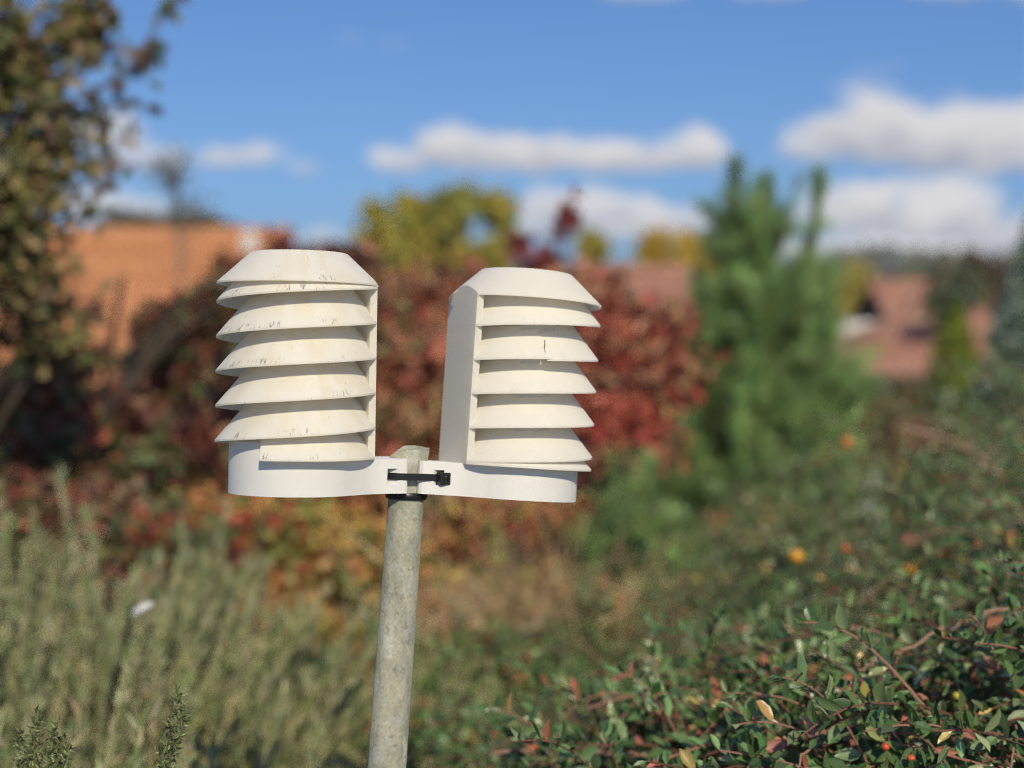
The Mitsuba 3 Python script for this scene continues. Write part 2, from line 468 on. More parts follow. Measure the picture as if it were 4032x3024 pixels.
W = V * [1, 1, 0.35]                                                       # the zinc's bloom and grime run along the pipe
col = mixc((0.335, 0.335, 0.265), (0.465, 0.445, 0.34), ss(0.36, 0.62, fb(W, 95, 4, 41)))
col = mixc(col, (0.44, 0.455, 0.43), 0.55 * ss(0.52, 0.66, fb(W, 230, 3, 42)))
col = mixc(col, (0.64, 0.63, 0.56), 0.6 * ss(0.60, 0.70, fb(W, 55, 4, 43)))
col = mixc(col, (0.26, 0.25, 0.20), 0.35 * ss(0.56, 0.72, fb(V * [1, 1, 0.35], 420, 3, 44)))
col = mixc(col, (0.17, 0.165, 0.135), 0.5 * ss(0.78, 0.84, meshkit.noise(V * [1, 1, 0.6] * 480, 45)) * ss(0.42, 0.55, meshkit.noise(V * 45, 46)))
col = mixc(col, (0.27, 0.255, 0.215), 0.5 * ss(0.90, 0.93, meshkit.noise(V * [1, 1, 0.7] * 230, 47)))
col = col * (0.82 + 0.36 * meshkit.noise(V * [1, 1, 0.7] * 900, 49))[:, None]
col = mixc(col, (0.30, 0.20, 0.12), 0.55 * ss(0.86, 0.90, meshkit.noise(V * 140, 48)))
k = put('metal_pole', (V, q), 'mat_mineral', smooth=True, color=col)
labels[k] = {'label': 'weathered grey galvanised metal pole leaning slightly, carrying both shields', 'category': 'pole'}


def mani_put(base, mani, m, bsdf, parent, smooth=30):
    g = mani.transform(np.asarray(m[:3, :])).to_mesh()
    return put(base, (g.vert_properties[:, :3].astype(float), g.tri_verts), bsdf, parent, smooth=smooth)


def rbox(x, y, z, r=0.0004):
    pts = [m3.Manifold.sphere(r, 12).translate([sx * (x / 2 - r), sy * (y / 2 - r), sz * (z / 2 - r)]) for sx in (-1, 1) for sy in (-1, 1) for sz in (-1, 1)]
    return m3.Manifold.batch_hull(pts)


def extr(poly, h):
    return to_mani(trimesh.creation.extrude_polygon(poly, h)).translate([0, 0, -h / 2])


t = thing('cable_tie', 'black cable tie with square head strapping both shield arms to the pole', 'cable tie')
path = Point(0, 0).buffer(0.0250, 64).intersection(sbox(-1, -0.0201, 1, 0.0201)).buffer(0.003).buffer(-0.003)
band = extr(path.buffer(0.0011).difference(path), 0.0050)
mani_put('strap', band, CLAMP, 'mat_black', t)
head = rbox(0.0088, 0.0065, 0.0090, 0.0007) - m3.Manifold.cube([0.0036, 0.02, 0.0048], True).translate([0.0004, -0.008, 0])
head = head + rbox(0.0022, 0.002, 0.0034, 0.0003).translate([0.0006, -0.0016, -0.0004])
hm = CLAMP.copy()
hp = np.eye(4)
hp[:3, :3] = Ro.from_euler('z', 14, degrees=True).as_matrix()
hp[:3, 3] = [0.0206, -0.0220, -0.0006]
mani_put('head', head, CLAMP @ hp, 'mat_black', t)
t = thing('cable_tie', 'black plastic band wrapped round the pole just below the shield arms', 'cable tie')
P2 = POLE_AT + axis * (-0.0147)
CL2 = pose(*(P2 - CAM), 0, -5.3, 3.0)
prof = [(0.0134, -0.0026), (0.0150, -0.0026), (0.0156, -0.0012), (0.0157, 0.0), (0.0156, 0.0012), (0.0150, 0.0026), (0.0134, 0.0026)]
mani_put('strap', m3.CrossSection([prof]).revolve(96), CL2, 'mat_black', t)

# ------------------------------------------------------------------ cotoneaster: the glossy evergreen shrub on the right


def top_z(x, y):
    x, y = np.asarray(x, float), np.asarray(y, float)
    b = meshkit.fbm(np.stack([x * 4, y * 3, 0 * x], -1), 3, 5) - 0.5
    near = np.interp(x, [-0.3, -0.05, 0.1, 0.23, 0.38, 0.55, 0.8], [0.80, 0.93, 1.03, 1.11, 1.17, 1.23, 1.27])
    far = np.interp(x, [-0.4, 0, 0.29, 0.49, 0.75, 1.0, 1.3], [0.66, 0.74, 0.88, 0.98, 1.13, 1.25, 1.28])
    t = np.clip((y - 1.4) / 1.5, 0, 1)
    return near * (1 - t) + far * t - 0.02 + 0.20 * b


t = thing('cotoneaster_shrub', 'spreading evergreen shrub with small glossy dark green leaves, reddish twigs and a few orange berries', 'shrub')
r = np.random.default_rng(21)
LP, LA, LN, LL, LW, LC = [], [], [], [], [], []
twigs = Soup()
near_twigs = []
berries = []
NT = 1750
for i in range(NT):
    y = 1.16 + 2.5 * r.random() ** 1.5
    hw = y * 0.345 + 0.12
    x = r.uniform(-0.30 if y > 1.7 else 0.02, hw)
    z1 = top_z(x, y) - 0.19 * r.random() ** 1.3 + (0.06 * r.random() if r.random() < 0.2 else 0)
    L = r.uniform(0.10, 0.26)
    d = unit(np.array([-0.75 + 0.7 * r.normal(), -0.25 + 0.5 * r.normal(), 0.30 + 0.42 * r.normal()]))
    n = 9
    s = np.linspace(0, 1, n)
    p0 = np.array([x, y, z1]) - d * L * 0.5 - [0, 0, 0.03]
    p = p0 + s[:, None] * d * L + np.stack([0 * s, 0 * s, 0.05 * np.sin(s * 2.6) * r.uniform(0.2, 1.2)], 1) + 0.006 * r.normal(size=3) * (s[:, None] ** 2)
    if y < 1.24 and p[:, 1].min() < 1.05:
        continue
    red = r.random()
    tc = np.array([0.23, 0.105, 0.08]) * (0.6 + 0.8 * red) + np.array([0.05, 0.04, 0.03]) * (red > 0.6)
    v, f = tube(p, np.linspace(0.0014, 0.0007, n), 5)
    if y < 1.75 and len(near_twigs) < 110 and r.random() < 0.6:
        near_twigs.append((v, f, tc))
    else:
        twigs.add(v, f, tc)
    m = int(L / 0.0085)
    q = np.linspace(0.05, 1.0, m)
    pos = np.stack([np.interp(q, s, p[:, c]) for c in range(3)], 1)
    side = rand_dir(m, r)
    side = unit(side - (side @ d)[:, None] * d)
    LP.append(pos)
    LA.append(unit(side * 0.8 + d * r.uniform(0.3, 0.9, (m, 1)) + [0, -0.1, 0.2]))
    LN.append(unit(np.array([0.08, -0.50, 0.72]) + 0.55 * r.normal(size=(m, 3))))
    ln = r.uniform(0.013, 0.025, m) * np.where(q > 0.9, 0.7, 1)
    LL.append(ln)
    LW.append(ln * r.uniform(0.36, 0.50, m))
    c = palette([(0.065, 0.125, 0.045), (0.110, 0.190, 0.070), (0.175, 0.250, 0.110), (0.23, 0.28, 0.14), (0.38, 0.16, 0.11), (0.46, 0.33, 0.10)], m, r, 0.2, [0.34, 0.34, 0.20, 0.06, 0.03, 0.015])
    LC.append(c)
    if r.random() < 0.05:
        berries.append((pos[m // 2] + [0, -0.006, 0.006], r.uniform(0.0028, 0.0042)))
LP, LA, LN, LL, LW, LC = (np.concatenate(a) for a in (LP, LA, LN, LL, LW, LC))
b_v = unit(LP - CAM)
size = LL / np.linalg.norm(LP - CAM, axis=1)
px = 2016 + F * LP[:, 0] / LP[:, 1]
inview = (px < 4050) & (LP[:, 2] > 1.5 - LP[:, 1] * 0.335) & (LP[:, 2] > top_z(LP[:, 0], LP[:, 1]) - 0.075)
order = np.argsort(-(size * inview))[:290]
rest = np.ones(len(LP), bool)
rest[order] = False
for i in order:
    V, Fc = leaf_arrays('fine', LP[i:i + 1], LA[i:i + 1], LN[i:i + 1], LL[i:i + 1], LW[i:i + 1])
    put('leaf', (V[0], Fc[0]), 'mat_leaf_gloss', t, smooth=True, color=np.tile(LC[i], (len(V[0]), 1)))
so = Soup()
leaves(so, 'fine', *(a[rest] for a in (LP, LA, LN, LL, LW, LC)))
k = so.done('foliage', 'mat_leaf_gloss', t)
labels[k] = {'kind': 'stuff'}
for v, f, c in near_twigs:
    put('twig', (v, f), 'mat_bark', t, smooth=True, color=np.tile(c, (len(v), 1)))
k = twigs.done('twigs', 'mat_bark', t)
labels[k] = {'kind': 'stuff'}
# the long bare shoots that arch out of the shrub, and its berries
for pts, Yd, r0 in (([(2270, 2740), (2330, 2760), (2500, 2720), (2700, 2650), (2880, 2620)], 1.75, 0.0042), ([(2560, 2740), (2640, 2830), (2760, 2910), (2950, 2960)], 1.6, 0.0026),
                    ([(1950, 2960), (2300, 2960), (2700, 2985), (3020, 2995)], 1.55, 0.0034), ([(3560, 2560), (3720, 2480), (3900, 2410), (4090, 2370)], 1.42, 0.0028),
                    ([(3380, 2640), (3480, 2590), (3560, 2560)], 1.42, 0.0022), ([(3560, 1690), (3700, 1720), (3830, 1790), (3960, 1880)], 2.9, 0.0075),
                    ([(3340, 2680), (3440, 2730), (3520, 2800)], 1.32, 0.0017), ([(3140, 3030), (3190, 2940), (3215, 2900)], 1.24, 0.0016), ([(2850, 2890), (2960, 2840), (3060, 2790)], 1.5, 0.0018),
                    ([(3980, 3020), (3990, 2900), (4020, 2820)], 1.25, 0.0016), ([(2420, 2790), (2400, 2830), (2470, 2870), (2600, 2870)], 1.8, 0.0032)):
    p = np.array([at(u, v, 0.92 * Yd + 0.03 * i) for i, (u, v) in enumerate(pts)])
    s = np.linspace(0, 1, len(p))
    sq = np.linspace(0, 1, 14)
    from scipy.interpolate import PchipInterpolator
    p = PchipInterpolator(s, p)(sq) + 0.0012 * r.normal(size=(14, 3))
    v, f = tube(p, np.linspace(r0 * 0.5, r0 * 0.75, 14), 7)
    put('branch', (v, f), 'mat_bark', t, smooth=True, color=np.tile([0.36, 0.22, 0.16], (len(v), 1)))
sph = trimesh.creation.icosphere(2)
for u, v, Yd, rad, c in ((3135, 2190, 2.1, 0.0115, (0.62, 0.30, 0.03)), (3580, 2240, 2.0, 0.0085, (0.58, 0.27, 0.03)), (3335, 1742, 3.1, 0.013, (0.58, 0.22, 0.04)), (3330, 2160, 2.3, 0.008, (0.42, 0.12, 0.03)),
                      (2900, 2702, 1.75, 0.0066, (0.66, 0.12, 0.03)), (3487, 2940, 1.27, 0.0036, (0.62, 0.10, 0.04)), (3588, 2985, 1.25, 0.0034, (0.62, 0.13, 0.05)), (3768, 2740, 1.35, 0.0040, (0.50, 0.42, 0.04)), (3712, 2500, 1.5, 0.0050, (0.50, 0.33, 0.06))):
    m = sph.copy()
    vv = m.vertices * [1, 1, 0.92] * rad * 0.92 * (1 - 0.12 * np.exp(-((m.vertices[:, 2:] - 1) / 0.12) ** 2))
    put('berry', (vv + at(u, v, Yd * 0.92), m.faces), 'mat_leaf_gloss', t, smooth=True, color=np.tile(c, (len(vv), 1)))
for c, rad in berries[:60]:
    put('berry', (sph.vertices * rad + c, sph.faces), 'mat_leaf_gloss', t, smooth=True, color=np.tile([0.55, 0.10, 0.03], (len(sph.vertices), 1)))

# ------------------------------------------------------------------ lavender: the grey-green stalks on the left


def stalk(base, tip, r, leafy, scale=1.0, bare=0.35):
    """A stiff stem with narrow leaves; returns (vertices, triangles, colours)."""
    s = Soup()
    n = 8
    q = np.linspace(0, 1, n)
    p = base + (tip - base) * q[:, None] + np.outer(np.sin(q * np.pi), r.normal(size=3) * 0.018)
    L = np.linalg.norm(tip - base)
    col = palette([(0.36, 0.35, 0.18), (0.46, 0.40, 0.25), (0.26, 0.31, 0.11), (0.42, 0.41, 0.17)], 1, r)[0]
    s.add(*tube(p, np.linspace(0.0016, 0.0010, n) * scale, 5), col)
    m = int(leafy * L / 0.0035)
    k = bare + (1 - bare) * r.random(m)
    pos = np.stack([np.interp(k, q, p[:, c]) for c in range(3)], 1)
    ax = unit(unit(tip - base) * r.uniform(0.9, 1.9, (m, 1)) + rand_dir(m, r) * 0.7)
    ln = r.uniform(0.012, 0.030, m) * (0.5 + 0.5 * scale)
    leaves(s, 'mid', pos, ax, rand_dir(m, r), ln, ln * r.uniform(0.10, 0.17, m), palette([(0.25, 0.285, 0.15), (0.33, 0.34, 0.20), (0.17, 0.23, 0.095), (0.45, 0.40, 0.25)], m, r, 0.2))
    return np.vstack(s.v), np.vstack(s.f), np.vstack(s.c)


r = np.random.default_rng(33)
# (label, centre x, y, spread, stalks, height of the tips)
for lab, cx, cy, sx, sy, n, zt in (
        ('grey-green lavender clump filling the left edge of the photo, tallest of the clumps', -0.72, 2.25, 0.24, 0.30, 310, 1.075),
        ('grey-green lavender clump left of the pole with long tan stalks', -0.40, 2.45, 0.20, 0.22, 230, 0.87),
        ('near lavender clump at the bottom left corner of the photo', -0.58, 1.55, 0.14, 0.15, 190, 1.02),
        ('low lavender clump behind the foot of the pole', -0.24, 2.55, 0.14, 0.25, 120, 0.80)):
    t = thing('lavender_clump', lab, 'lavender')
    g = Soup()
    for i in range(n):
        b = np.array([cx + sx * 0.6 * r.normal(), cy + sy * 0.6 * r.normal(), 0])
        b[2] = gz(b[0], b[1]) + 0.12
        top = zt - 0.03 - 0.16 * r.random() ** 1.3 + (0.10 * r.random() if r.random() < 0.22 else 0) - 0.22 * (b[0] - cx)
        tip = np.array([b[0] + 0.10 * (b[0] - cx) / sx + 0.05 + 0.06 * r.normal(), b[1] + 0.06 * r.normal(), top])
        if tip[1] < 1.22:
            continue
        v, f, c = stalk(b, tip, r, 0.62, 1.0 + 0.6 * (r.random() < 0.3), 0.45)
        put('stalk', (v, f), 'mat_leaf', t, smooth=False, color=c)
    m = 3800                                                              # leafy cushion below the stalks
    pos = np.stack([cx + sx * 0.7 * r.normal(size=m), cy + sy * 0.7 * r.normal(size=m), 0 * np.zeros(m)], 1)
    pos[:, 2] = gz(pos[:, 0], pos[:, 1]) + (zt - 0.18 - gz(pos[:, 0], pos[:, 1])) * r.random(m) ** 0.6
    keep = pos[:, 1] > 1.32
    pos = pos[keep]
    m = len(pos)
    ln = r.uniform(0.02, 0.045, m)
    leaves(g, 'mid', pos, unit(rand_dir(m, r) * 0.6 + [0.1, 0, 1.0]), rand_dir(m, r), ln, ln * 0.14, palette([(0.18, 0.215, 0.105), (0.24, 0.25, 0.135), (0.12, 0.16, 0.065), (0.32, 0.26, 0.155)], m, r, 0.2))
    k = g.done('leafy_cushion', 'mat_leaf', t)
    labels[k] = {'kind': 'stuff'}
for lab, stems in (('single sharp leafy lavender spike near the bottom edge, left of the pole', [((612, 3120), (700, 2725), 1.13), ((640, 3120), (725, 2775), 1.135)]),
                   ('small sharp tuft of lavender tips at the bottom left corner', [((120, 3120), (150, 2800), 1.15), ((165, 3120), (222, 2850), 1.13), ((205, 3120), (250, 2900), 1.14), ((90, 3120), (80, 2880), 1.16), ((240, 3120), (275, 2940), 1.13)])):
    t = thing('lavender_sprig', lab, 'lavender')
    for (u0, v0), (u1, v1), Yd in stems:
        b, tip = at(u0, v0, Yd), at(u1, v1, Yd + 0.01)
        b = tip + (b - tip) * (tip[2] - gz(tip[0], tip[1])) / (tip[2] - b[2])
        s = Soup()
        q = np.linspace(0, 1, 10)
        p = b + (tip - b) * q[:, None]
        s.add(*tube(p, np.linspace(0.0018, 0.0008, 10), 6), (0.17, 0.20, 0.08))
        put('stem', (np.vstack(s.v), np.vstack(s.f)), 'mat_leaf', t, smooth=True, color=np.vstack(s.c))
        m = 900
        kq = 1 - 0.34 * r.random(m)
        pos = np.stack([np.interp(kq, q, p[:, c]) for c in range(3)], 1) + rand_dir(m, r) * 0.0075 * r.random((m, 1)) ** 0.5 * np.minimum(1, (1.02 - kq) * 14)[:, None]
        s = Soup()
        ln = r.uniform(0.0035, 0.0085, m)
        leaves(s, 'mid', pos, unit(rand_dir(m, r) + unit(tip - b) * 0.7), rand_dir(m, r), ln, ln * 0.26, palette([(0.10, 0.14, 0.05), (0.26, 0.31, 0.14), (0.045, 0.06, 0.028), (0.16, 0.15, 0.08)], m, r, 0.3))
        k = s.done('leaf_tuft', 'mat_leaf', t)


# ------------------------------------------------------------------ trees and shrubs behind
def blob_points(n, blobs, r, clumps=60, spread=0.16, shell=0.55):
    """Points in clumps spread through ellipsoids (cx, cy, cz, rx, ry, rz, weight)."""
    w = np.array([b[6] if len(b) > 6 else b[3] * b[4] * b[5] for b in blobs])
    which = r.choice(len(blobs), clumps, p=w / w.sum())
    B = np.array([b[:6] for b in blobs])[which]
    cen = B[:, :3] + rand_dir(clumps, r) * B[:, 3:6] * (shell + (1 - shell) * r.random((clumps, 1))) * r.uniform(0.75, 1.0, (clumps, 1))
    i = r.integers(0, clumps, n)
    sp = spread * B[i, 3:6].mean(1, keepdims=True)
    return cen[i] + r.normal(size=(n, 3)) * sp * 0.6, cen, i


def crown(base, t, n, blobs, size, cols, seed, clumps=60, spread=0.3, kind='fine', weights=None, aspect=0.6, mat='mat_leaf', parts=0, droop=0.0, shell=0.55, shade_mix=0.15):
    r = np.random.default_rng(seed)
    pos, cen, idx = blob_points(n, blobs, r, clumps, spread, shell)
    tone = palette(cols, clumps, r, 0.1, weights)
    col = np.where(r.random((n, 1)) < 0.55, tone[idx], palette(cols, n, r, shade_mix, weights))
    col = np.clip(col * (1 + 0.15 * r.normal(size=(n, 1))), 0.004, 0.9)
    ax = unit(rand_dir(n, r) + [0, 0, -droop])
    nr = unit(rand_dir(n, r) * 0.9 + [0, -0.4, 0.6])
    ln = size * r.uniform(0.65, 1.25, n)
    args = (pos, ax, nr, ln, ln * aspect, col)
    if parts:
        big = np.argsort(pos[:, 1])[:parts]
        rest = np.ones(n, bool)
        rest[big] = False
        for i in big:
            V, Fc = leaf_arrays('fine', pos[i:i + 1], ax[i:i + 1], nr[i:i + 1], ln[i:i + 1], ln[i:i + 1] * aspect)
            put('leaf', (V[0], Fc[0]), mat, t, smooth=False, color=np.tile(col[i], (len(V[0]), 1)))
        args = tuple(a[rest] for a in args)
    s = Soup()
    leaves(s, kind, *args)
    k = s.done(base, mat, t)
    labels[k] = {'kind': 'stuff'}
    return cen


def limbs(t, root, top, cen, r0, col, seed, name='trunk', nb=14, lean=0.0):
    r = np.random.default_rng(seed)
    root, top = np.asarray(root, float), np.asarray(top, float)
    q = np.linspace(0, 1, 9)
    p = root + (top - root) * q[:, None] + np.outer(np.sin(q * np.pi), r.normal(size=3) * 0.05 * np.linalg.norm(top - root))
    v, f = tube(p, np.linspace(r0, r0 * 0.3, 9), 8)
    put(name, (v, f), 'mat_bark', t, smooth=True, color=np.tile(col, (len(v), 1)))
    for c in cen[r.choice(len(cen), min(nb, len(cen)), replace=False)]:
        k = np.clip((c[2] - root[2]) / max(top[2] - root[2], 1e-3) - 0.25, 0.12, 0.95)
        st = np.array([np.interp(k, q, p[:, j]) for j in range(3)])
        g = st + (c - st) * np.linspace(0, 1, 6)[:, None] + np.outer(np.sin(np.linspace(0, 1, 6) * np.pi), [0, 0, 0.12 * np.linalg.norm(c - st)])
        v, f = tube(g, np.linspace(r0 * 0.35, r0 * 0.10, 6), 5)
        put('branch', (v, f), 'mat_bark', t, smooth=True, color=np.tile(col, (len(v), 1)))


def blob(u, v, Yd, ru, rv, depth=None, w=None):
    """An ellipsoid centred in the direction (u, v) at distance Yd, its half-axes given in photograph pixels at that distance."""
    c = at(u, v, Yd)
    k = Yd / F
    b = [*c, ru * k, (depth if depth else 0.7 * ru * k), rv * k]
    return b + ([w] if w else [])


def plant(name, label, cat, blobs, n, size, cols, seed, foot=None, r0=0.03, bark=(0.10, 0.075, 0.055), nb=12, group=None, **kw):
    t = thing(name, label, cat, group)
    cen = crown('crown' if cat == 'tree' else 'foliage', t, n, blobs, size, cols, seed, **kw)
    b = np.array([x[:6] for x in blobs])
    c = b[:, :3].mean(0) if foot is None else np.asarray(foot, float)
    root = np.array([c[0], c[1], gz(c[0], c[1]) - 0.03])
    top = np.array([c[0], c[1], (b[:, 2] + 0.6 * b[:, 5]).max()])
    limbs(t, root, top, cen, r0, bark, seed + 1, 'trunk' if cat == 'tree' else 'stem', nb)
    return t


RED = [(0.30, 0.085, 0.060), (0.38, 0.135, 0.085), (0.20, 0.065, 0.045), (0.40, 0.205, 0.115), (0.33, 0.18, 0.095), (0.30, 0.20, 0.09), (0.19, 0.17, 0.07)]
OLIVE = [(0.138, 0.125, 0.044), (0.188, 0.156, 0.069), (0.075, 0.088, 0.027), (0.237, 0.175, 0.088), (0.125, 0.069, 0.050)]
ORANGE = [(0.46, 0.21, 0.075), (0.50, 0.34, 0.09), (0.38, 0.10, 0.06), (0.26, 0.25, 0.075), (0.40, 0.26, 0.13), (0.17, 0.20, 0.06)]

# the leafy tree at the left edge
plant('autumn_tree', 'olive and brown leaved tree at the left edge with sparse twigs against the sky', 'tree',
      [blob(60, 250, 3.1, 260, 330), blob(130, 640, 3.1, 210, 260), blob(20, 1000, 3.1, 260, 300), blob(110, 1280, 3.2, 260, 200), blob(60, 800, 3.0, 230, 260), blob(330, 90, 3.2, 120, 150, w=0.0010), blob(270, 520, 3.2, 150, 330, w=0.0005)], 2500, 0.038, OLIVE + [(0.30, 0.22, 0.09), (0.24, 0.25, 0.10)], 51,
      foot=at(-150, 1000, 3.2), r0=0.028, nb=26, clumps=300, spread=0.42, weights=[3, 3, 2, 2, 1, 1.5, 1.5], parts=260, aspect=0.62, shell=0.15)
t = 'autumn_tree'
r = np.random.default_rng(77)
for pts, leafs in (([(200, 420), (420, 330), (560, 200), (640, 60), (700, -60)], 34), ([(180, 560), (330, 520), (430, 430), (520, 250), (680, 180)], 26), ([(220, 850), (330, 720), (470, 560), (560, 400)], 12),
                   ([(200, 700), (330, 640), (430, 610), (520, 690)], 20), ([(150, 900), (300, 860), (360, 800), (390, 720)], 12), ([(250, 300), (400, 200), (470, 120)], 10)):
    p = np.array([at(u, v, 3.05 + 0.05 * i) for i, (u, v) in enumerate(pts)])
    sq = np.linspace(0, 1, 12)
    p = PchipInterpolator(np.linspace(0, 1, len(p)), p)(sq)
    v, f = tube(p, np.linspace(0.005, 0.0018, 12), 5)
    put('branch', (v, f), 'mat_bark', t, smooth=True, color=np.tile([0.13, 0.10, 0.08], (len(v), 1)))
    s = Soup()
    q = 0.3 + 0.7 * r.random(leafs)
    pos = np.stack([np.interp(q, sq, p[:, c]) for c in range(3)], 1) + 0.018 * r.normal(size=(leafs, 3))
    ln = 0.034 * r.uniform(0.7, 1.3, leafs)
    leaves(s, 'fine', pos, unit(rand_dir(leafs, r) + [0, 0, -0.8]), rand_dir(leafs, r), ln, ln * 0.6, palette(OLIVE, leafs, r, 0.2))
    labels[s.done('hanging_leaves', 'mat_leaf', t)] = {'kind': 'stuff'}

# red shrubs in the middle
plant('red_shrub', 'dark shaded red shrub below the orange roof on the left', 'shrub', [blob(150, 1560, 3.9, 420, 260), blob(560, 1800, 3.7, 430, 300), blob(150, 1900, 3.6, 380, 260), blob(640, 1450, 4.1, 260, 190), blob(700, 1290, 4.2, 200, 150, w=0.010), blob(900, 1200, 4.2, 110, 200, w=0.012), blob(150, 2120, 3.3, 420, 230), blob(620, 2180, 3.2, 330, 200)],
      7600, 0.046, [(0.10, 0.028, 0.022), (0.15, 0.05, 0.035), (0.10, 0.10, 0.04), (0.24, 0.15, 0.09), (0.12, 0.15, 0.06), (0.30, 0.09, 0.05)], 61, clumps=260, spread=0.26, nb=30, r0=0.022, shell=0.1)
plant('red_shrub', 'wide brownish red shrub behind the two shields', 'shrub', [blob(1150, 1330, 4.8, 360, 270), blob(1650, 1330, 5.0, 430, 260), blob(1900, 1600, 4.7, 480, 330), blob(1300, 1750, 4.5, 450, 300), blob(900, 1500, 4.6, 260, 260), blob(2120, 1150, 5.0, 200, 180)],
      13000, 0.050, RED, 63, clumps=300, spread=0.36, nb=30, r0=0.022, shell=0.1, weights=[3, 3, 2, 3, 3, 2, 1.2])
plant('red_shrub', 'bright red shrub between the right shield and the green conifer', 'shrub', [blob(2500, 1420, 4.4, 230, 240), blob(2600, 1500, 4.3, 190, 150), blob(2450, 1700, 4.3, 240, 230), blob(2350, 1250, 4.6, 200, 200)],
      4200, 0.050, [(0.38, 0.075, 0.06), (0.44, 0.13, 0.085), (0.24, 0.065, 0.05), (0.42, 0.21, 0.12), (0.30, 0.17, 0.09)], 65, clumps=120, spread=0.40, nb=20, r0=0.02, shell=0.1)
plant('red_shrub', 'small pinkish red shrub at the right, below the pink roof', 'shrub', [blob(3480, 1690, 5.2, 100, 110), blob(3560, 1760, 5.0, 110, 80)],
      900, 0.045, [(0.34, 0.10, 0.085), (0.28, 0.13, 0.10), (0.20, 0.17, 0.08)], 67, clumps=40, spread=0.3, nb=8, r0=0.012, shell=0.1)
t = 'red_shrub_001'
r = np.random.default_rng(78)
for u, v, du, dv, m in ((2220, 900, 45, 110, 46), (2060, 970, 50, 50, 24), (1100, 960, 45, 40, 16), (2140, 1040, 80, 60, 26)):
    p = np.array([at(u - du * 0.6, v + 420, 5.0), at(u - du * 0.3, v + 150, 5.0), at(u + du * 0.4, v - dv, 5.0)])
    vv, f = tube(PchipInterpolator([0, .5, 1], p)(np.linspace(0, 1, 8)), np.linspace(0.008, 0.003, 8), 5)
    put('stem', (vv, f), 'mat_bark', t, smooth=True, color=np.tile([0.10, 0.06, 0.05], (len(vv), 1)))
    c = at(u, v, 5.0)
    pos = c + r.normal(size=(m, 3)) * np.array([du, du, dv]) * 0.45 * 5.0 / F
    pos[:, 0] += (pos[:, 2] - c[2]) * 0.3
    s = Soup()
    leaves(s, 'fine', pos, unit(rand_dir(m, r) + [0, 0, 0.3]), rand_dir(m, r), 0.055, 0.028, palette([(0.22, 0.03, 0.03), (0.27, 0.05, 0.04), (0.14, 0.03, 0.03)], m, r))
    labels[s.done('leaf_spray', 'mat_leaf', t)] = {'kind': 'stuff'}

# low orange and yellow shrubs
plant('orange_shrub', 'low autumn shrub of orange, yellow and red leaves below the left shield', 'shrub', [blob(1000, 2130, 3.6, 420, 230), blob(1350, 2250, 3.5, 380, 230), blob(700, 2080, 3.5, 300, 150), blob(1150, 2450, 3.3, 350, 150)],
      5200, 0.036, ORANGE, 71, clumps=210, spread=0.2, nb=20, r0=0.016, weights=[4, 4, 3, 3, 3, 3], shell=0.1)
plant('orange_shrub', 'low autumn shrub of yellow and orange leaves below the right shield', 'shrub', [blob(1950, 2130, 3.8, 430, 230), blob(2280, 2120, 3.7, 200, 200), blob(1850, 2400, 3.5, 420, 150), blob(2150, 2360, 3.3, 200, 140)],
      5200, 0.036, [(0.46, 0.25, 0.09), (0.52, 0.38, 0.12), (0.42, 0.19, 0.085), (0.34, 0.09, 0.06), (0.40, 0.28, 0.16), (0.22, 0.21, 0.08)], 73, clumps=210, spread=0.2, nb=20, r0=0.016, shell=0.1)
plant('green_undergrowth_shrub', 'low dark green shrub behind the foot of the pole', 'shrub', [blob(1500, 2700, 2.7, 520, 210), blob(2050, 2650, 2.8, 480, 170), blob(1750, 2900, 2.4, 420, 150), blob(2350, 2450, 3.0, 260, 130)],
      6500, 0.026, [(0.085, 0.14, 0.05), (0.13, 0.19, 0.07), (0.19, 0.22, 0.09), (0.40, 0.19, 0.09), (0.30, 0.23, 0.13)], 75, clumps=330, spread=0.2, nb=26, r0=0.012, weights=[4, 4, 2, 1, 1.4], shell=0.1)


plant('garden_hedge', 'dull green hedge behind the red shrubs and the pine', 'hedge', [blob(2350, 1560, 8, 260, 230), blob(2700, 1500, 8, 260, 230), blob(3150, 1640, 8, 300, 230), blob(3500, 1760, 8, 200, 180), blob(1900, 1560, 8, 300, 230), blob(2350, 1950, 7, 320, 200), blob(2640, 1860, 7, 200, 200), blob(3560, 1640, 12, 240, 120)],
      7400, 0.08, [(0.14, 0.16, 0.07), (0.10, 0.13, 0.05), (0.20, 0.17, 0.08), (0.22, 0.10, 0.06)], 79, clumps=180, spread=0.25, nb=12, r0=0.02, kind='flat', shell=0.2)


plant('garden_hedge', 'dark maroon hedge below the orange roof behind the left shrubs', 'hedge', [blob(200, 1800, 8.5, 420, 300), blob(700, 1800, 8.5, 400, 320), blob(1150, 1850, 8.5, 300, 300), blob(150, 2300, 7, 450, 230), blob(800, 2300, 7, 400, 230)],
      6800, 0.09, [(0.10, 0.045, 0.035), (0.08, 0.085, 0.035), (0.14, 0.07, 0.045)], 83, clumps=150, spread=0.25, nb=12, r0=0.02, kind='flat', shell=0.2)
plant('orange_shrub', 'small tan and orange autumn shrub at the foot of the green pine', 'shrub', [blob(2920, 2060, 3.9, 170, 70), blob(2650, 2250, 3.7, 120, 90)],
      900, 0.034, [(0.50, 0.25, 0.12), (0.46, 0.33, 0.16), (0.30, 0.24, 0.10)], 85, clumps=50, spread=0.25, nb=8, r0=0.01, shell=0.1)


